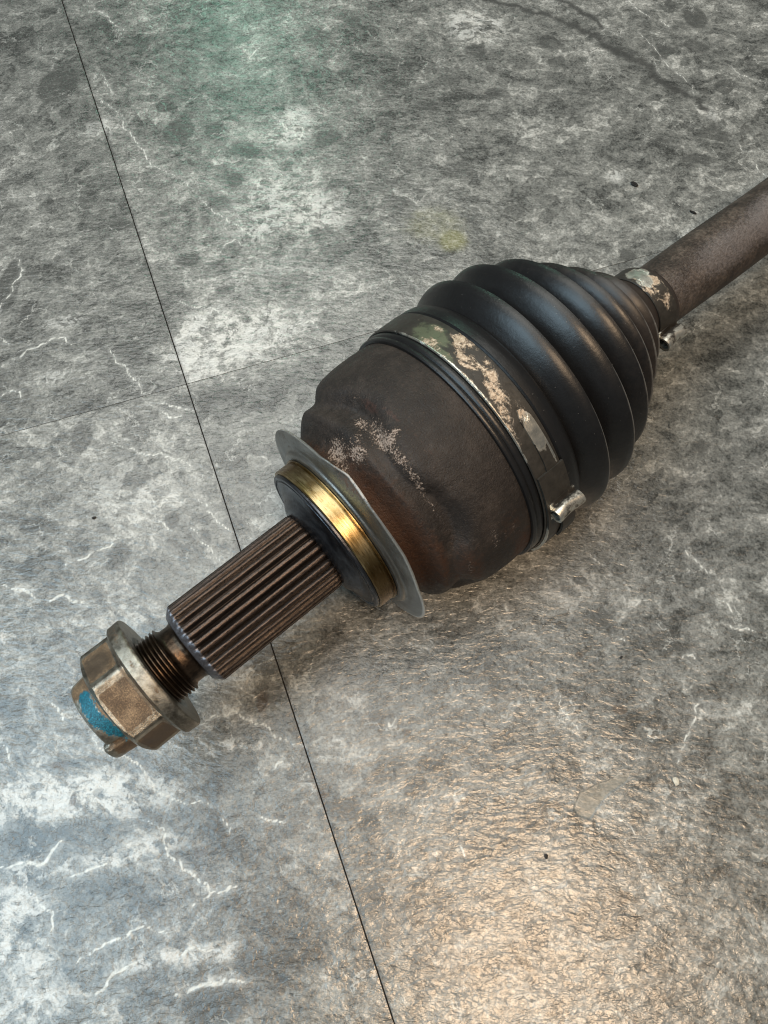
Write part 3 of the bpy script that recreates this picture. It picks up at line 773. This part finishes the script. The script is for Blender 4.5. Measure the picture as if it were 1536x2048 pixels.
# rubber boot
def boot_c(S):
    q = np.clip((S - 140) / 52.0, 0, None)
    return -4.05 * q ** 1.35
bp = [(85.6, 43.6), (85.7, 44.5), (86.2, 44.85), (87.3, 44.75), (87.7, 44.35), (88.2, 44.75), (89.4, 44.9), (89.9, 44.6), (90.2, 44.3), (100.0, 44.3), (100.5, 44.5), (101.2, 45.3), (103.5, 45.35), (105.8, 44.9), (106.8, 44.0), (107.5, 42.2)]
folds = [(117.0, 46.9), (130.4, 45.2), (142.5, 40.6), (152.2, 34.3), (161.2, 28.0), (169.6, 21.6)]
vall = [(108.2, 40.6), (120.0, 36.4), (133.2, 33.0), (145.0, 27.6), (154.6, 22.6), (163.4, 18.4), (172.2, 16.6)]
for (v, f, v2) in zip(vall[:-1], folds, vall[1:]):
    L = f[0] - v[0]; H = f[1] - v[1]
    # swelling front face up to the crest, steep back face
    for a in np.linspace(0, 1, 14)[:-1]:
        bp.append((v[0] + L * a, v[1] + H * math.sin(a * math.pi / 2)))
    for a in np.linspace(0, 1, 7)[:-1]:
        bp.append((f[0] + (v2[0] - f[0]) * (1 - math.cos(a * math.pi / 2)) + 0.25 * (a > 0), f[1] + (v2[1] - f[1]) * math.sin(a * math.pi / 2)))
bp += [(173.2, 16.3), (174.8, 16.0), (176.4, 15.0), (177.3, 14.3), (178.5, 13.7), (187.5, 13.7), (188.6, 13.4), (189.2, 12.6), (189.2, 12.2)]
def boot_shape(S, RR, TH):
    k = np.clip((S - 108) / 10, 0, 1) * np.clip((178 - S) / 10, 0, 1)
    return S + 0.35 * k * np.sin(np.radians(TH * 2 + S * 2)), RR + 0.22 * k * np.sin(np.radians(TH * 3 + S * 5))
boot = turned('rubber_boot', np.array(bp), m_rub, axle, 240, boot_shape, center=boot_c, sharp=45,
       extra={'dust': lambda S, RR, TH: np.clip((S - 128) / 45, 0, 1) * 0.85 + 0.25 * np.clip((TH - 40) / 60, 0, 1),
              'crest': lambda S, RR, TH: sum(np.exp(-((S - f[0] - .1) / 0.55) ** 2) * (RR > f[1] - 1.2) for f in folds) * (0.35 + 0.65 * np.clip((TH + 10) / 60, 0, 1)),  # rub line; painted highlight grows towards the lower right side
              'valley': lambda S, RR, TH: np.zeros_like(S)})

# big clamp
cl = resample([(90.2, 44.4), (90.0, 45.1), (90.25, 45.5), (91.0, 45.55), (99.2, 45.55), (100.0, 45.5), (100.25, 45.1), (100.1, 44.4)], 0.5)
WEAR = [(98, -10, 2.8, 6, .95), (94.5, -3, 3.2, 6, .95), (96.5, 6, 2.8, 6, .9, 30), (93.8, 13, 2.8, 6, 1.0), (92.2, 20, 2.0, 4.5, 1.05), (97.5, 22, 1.6, 2.5, .7), (92.0, -18, 2.0, 5, .75), (91.0, 24, .7, 12, .7), (97, -22, 1.2, 4, .55), (90.6, 10, .5, 22, .8)]
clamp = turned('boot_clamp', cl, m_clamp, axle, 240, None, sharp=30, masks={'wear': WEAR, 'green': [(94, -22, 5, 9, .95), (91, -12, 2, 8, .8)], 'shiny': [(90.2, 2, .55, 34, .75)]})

def strip(name, mat, parent, s0, s1, t0, t1, r0, th=0.7, taper=None, masks=None, n=40, k=10, bulge=None):
    """a bent sheet-metal strip lying on the band"""
    tt = np.linspace(t0, t1, n + 1); ss = np.linspace(0, 1, k + 1)
    TH, Q = np.meshgrid(tt, ss, indexing='ij')
    a, b = (s0, s1) if taper is None else (np.interp(TH, *zip(*taper[0])), np.interp(TH, *zip(*taper[1])))
    S = a + (b - a) * Q
    RR = np.full_like(S, r0) if bulge is None else r0 + bulge(TH, Q)
    m, c = TH.shape
    def pts(r): 
        A = np.radians(TH)
        return np.stack([S, -r * np.sin(A), r * np.cos(A)], -1).reshape(-1, 3) / 1000
    V = np.vstack([pts(RR), pts(RR - th)])
    idx = np.arange(m * c).reshape(m, c); N = m * c
    F = [(idx[i, j], idx[i, j + 1], idx[i + 1, j + 1], idx[i + 1, j]) for i in range(m - 1) for j in range(c - 1)]
    F += [tuple(N + q for q in f[::-1]) for f in F]
    rim = list(idx[:, 0]) + list(idx[-1, 1:]) + list(idx[-2::-1, -1]) + list(idx[0, -2:0:-1])
    for x, y in zip(rim, rim[1:] + rim[:1]): F.append((y, x, N + x, N + y))
    at = {kk: np.tile(blobs(S, TH, RR, v).ravel(), 2) for kk, v in (masks or {}).items()}
    at['ax'] = np.tile(S.ravel(), 2); at['arc'] = np.tile((np.radians(TH) * RR).ravel(), 2)
    return new_obj(name, V, np.array([[int(q) for q in f] for f in F]), mat, parent, at, sharp=35)
strip('clamp_tongue', m_clamp, clamp, 0, 0, 23, 52, 46.15, 0.75, taper=(([23, 26, 44, 52]), ([0] * 4)) and ([(23, 95.6), (27, 94.4), (46, 94.6), (52, 94.0)], [(23, 97.0), (27, 98.4), (44, 98.9), (52, 99.3)]),
      masks={'shiny': [(96.6, 33, 2.4, 6.5, 1.0), (98.6, 42, .6, 5, .8)], 'wear': [(96, 25, 2, 3, .9)]})
strip('clamp_overlap', m_clamp, clamp, 90.4, 100.6, 49, 112, 46.5, 0.85, masks={'shiny': [(90.6, 92, .5, 14, .9)], 'wear': [(97, 51, 2, 1.2, .5)]})

def ear(name, mat, parent, s0, s1, th0, r0, w, h, thick, center=0.0, pinch=0.45, masks=True, turn=0.0):
    """an omega-shaped crimped fold standing on the band, its tunnel running along the axle and open at both ends"""
    prof = []
    for a in np.linspace(-1, 1, 25):                # (tangent, height) of the sheet's middle line
        ang = a * R(152)
        prof.append((math.sin(ang) * w * 0.62, h * 0.52 + math.cos(ang) * h * 0.48))
    prof = [(-w * 1.05, 0.02)] + [(-w * .7, 0.03)] + prof + [(w * .7, 0.03), (w * 1.05, 0.02)]
    prof = np.array(prof)
    tan = np.gradient(prof, axis=0); tan /= np.linalg.norm(tan, axis=1)[:, None]
    nor = np.stack([-tan[:, 1], tan[:, 0]], 1)
    ns = 16
    V = []; sh = []
    for side in (0.5, -0.5):
        for i in range(ns + 1):
            q = i / ns
            mid = math.sin(q * math.pi)
            sc_h = 1 - pinch * mid ** 2 * 0.55; sc_w = 1 + 0.18 * mid
            for (pt, nn) in zip(prof, nor):
                t_, h_ = pt[0] * sc_w, pt[1]
                if h_ > h * .5: h_ = h * .5 + (h_ - h * .5) * sc_h
                t_ += nn[0] * thick * side; h_ += nn[1] * thick * side
                A = R(th0 + turn * (q - .5)) + t_ / r0
                rr = r0 + h_
                V.append((s0 + (s1 - s0) * q, -rr * math.sin(A) + center, rr * math.cos(A)))
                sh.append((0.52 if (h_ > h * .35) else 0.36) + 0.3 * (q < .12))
    c = len(prof); N = (ns + 1) * c
    F = []
    for i in range(ns):
        for j in range(c - 1):
            a = i * c + j
            F.append((a, a + c, a + c + 1, a + 1)); F.append((N + a, N + a + 1, N + a + c + 1, N + a + c))
    for j in range(c - 1):
        F.append((j, j + 1, N + j + 1, N + j)); a = ns * c + j; F.append((a + 1, a, N + a, N + a + 1))
    for i in range(ns):
        a = i * c; F.append((a, N + a, N + a + c, a + c)); a = i * c + c - 1; F.append((a + c, N + a + c, N + a, a))
    V = np.array(V) / 1000
    return new_obj(name, V, np.array(F), mat, parent, {'shiny': np.array(sh), 'ax': V[:, 0] * 1000, 'arc': V[:, 2] * 1000}, sharp=35)
ear('clamp_ear', m_clamp, clamp, 91.4, 102.0, 67.5, 46.2, 3.2, 4.4, 0.7, pinch=0.5)
strip('clamp_tab', m_clamp, clamp, 96.0, 101.5, 77, 92, 47.3, 0.9, masks={'shiny': [(98, 92, 2, .6, .8)]}, n=12, k=6, bulge=lambda TH, Q: 0.5 * np.sin(np.radians((TH - 77) * 12)))

# small clamp and the bar
SA = math.atan(0.0393)
scl = resample([(178.4, 13.6), (178.3, 14.2), (178.6, 14.5), (186.0, 14.6), (186.6, 14.4), (186.6, 13.6)], 0.5)
sclamp = turned('boot_clamp', scl, m_clamp, axle, 128, None, center=lambda S: np.full_like(S, float(boot_c(np.array(182.5)))) - (S - 182.5) * 0.07, sharp=30,
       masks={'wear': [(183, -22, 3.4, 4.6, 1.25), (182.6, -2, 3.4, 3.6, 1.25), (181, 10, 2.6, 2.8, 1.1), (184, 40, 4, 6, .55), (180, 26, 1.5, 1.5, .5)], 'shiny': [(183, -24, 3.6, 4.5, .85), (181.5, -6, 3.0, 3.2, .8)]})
ear('clamp_ear', m_clamp, sclamp, 177.2, 187.0, 88, 14.3, 2.9, 5.6, 0.6, center=float(boot_c(np.array(182.5))), pinch=0.5)
bar = turned('axle_bar', np.array([(0, 12.3)] + [(x, 12.4) for x in np.linspace(2, 260, 60)] + [(262, 12.0), (262, 0.01)]), m_shaft, axle, 128,
             lambda S, RR, TH: (S, RR + 0.10 * np.sin(np.radians(TH * 2) + S * .11) * np.where(RR > 5, 1, 0)), sharp=50,
             masks={'wear': [(6, 30, 16, 9, .55), (36, 25, 22, 9, .8), (66, 22, 24, 10, .95), (100, 20, 40, 9, .8), (14, 60, 8, 5, .5)]})
x0 = 183.0
bar.location = (x0 * .001, -(x0 - 88) * 0.0393 * .001, 0)
bar.rotation_euler = (0, 0, -SA)

# ------------------------------------------------------------------ crumbs of dirt on the floor
m_crumb = mat_plain('dark_grit', (0.012, 0.010, 0.009), 0.7)
m_chip = mat_plain('pale_chip', (0.62, 0.58, 0.48), 0.6)
def crumb(px, py, lx, ly, lz, rot, mat, label, seed, name='dirt_crumb', cat='crumb'):
    import bmesh
    bm = bmesh.new()
    bmesh.ops.create_icosphere(bm, subdivisions=2, radius=1.0)
    for v in bm.verts:
        k = 1 + 0.45 * mnoise.noise(v.co * 1.3 + Vector((seed * 7.1, 0, 3)))
        v.co = Vector((v.co.x * lx * k, v.co.y * ly * k, max(-0.8, v.co.z) * lz * k)) / 1000
    zmin = min(v.co.z for v in bm.verts)
    for v in bm.verts: v.co.z -= zmin
    me = bpy.data.meshes.new(name); bm.to_mesh(me); bm.free()
    me.materials.append(mat)
    o = bpy.data.objects.new(name, me); COL.objects.link(o)
    p = floor_mm(px, py) / 1000
    o.location = (p[0], p[1], 0.0); o.rotation_euler = (0, 0, R(rot))
    o['label'] = label; o['category'] = cat; o['group'] = 'crumbs of dirt scattered on the floor'
crumb(1268, 370, 2.0, 1.1, .8, -38, m_crumb, 'plump black crumb on the floor above the rubber boot', 1)
crumb(1385, 426, 1.9, .6, .6, -30, m_crumb, 'thin dark sliver on the floor close beside the rusty bar', 2)
crumb(1351, 1562, 1.1, 1.5, .5, 15, m_chip, 'small cream chip lying on the rippled right tile', 3, 'paint_chip', 'chip')
crumb(1242, 1315, .7, .35, .3, 40, m_crumb, 'tiny dark speck on the right tile below the clamp ear', 4)
crumb(1092, 1713, .6, .8, .4, 10, m_crumb, 'small dark crumb in the warm glow near the bottom', 5)
crumb(188, 1036, .8, .55, .4, 5, m_crumb, 'small black crumb on the left tile above the nut', 6)
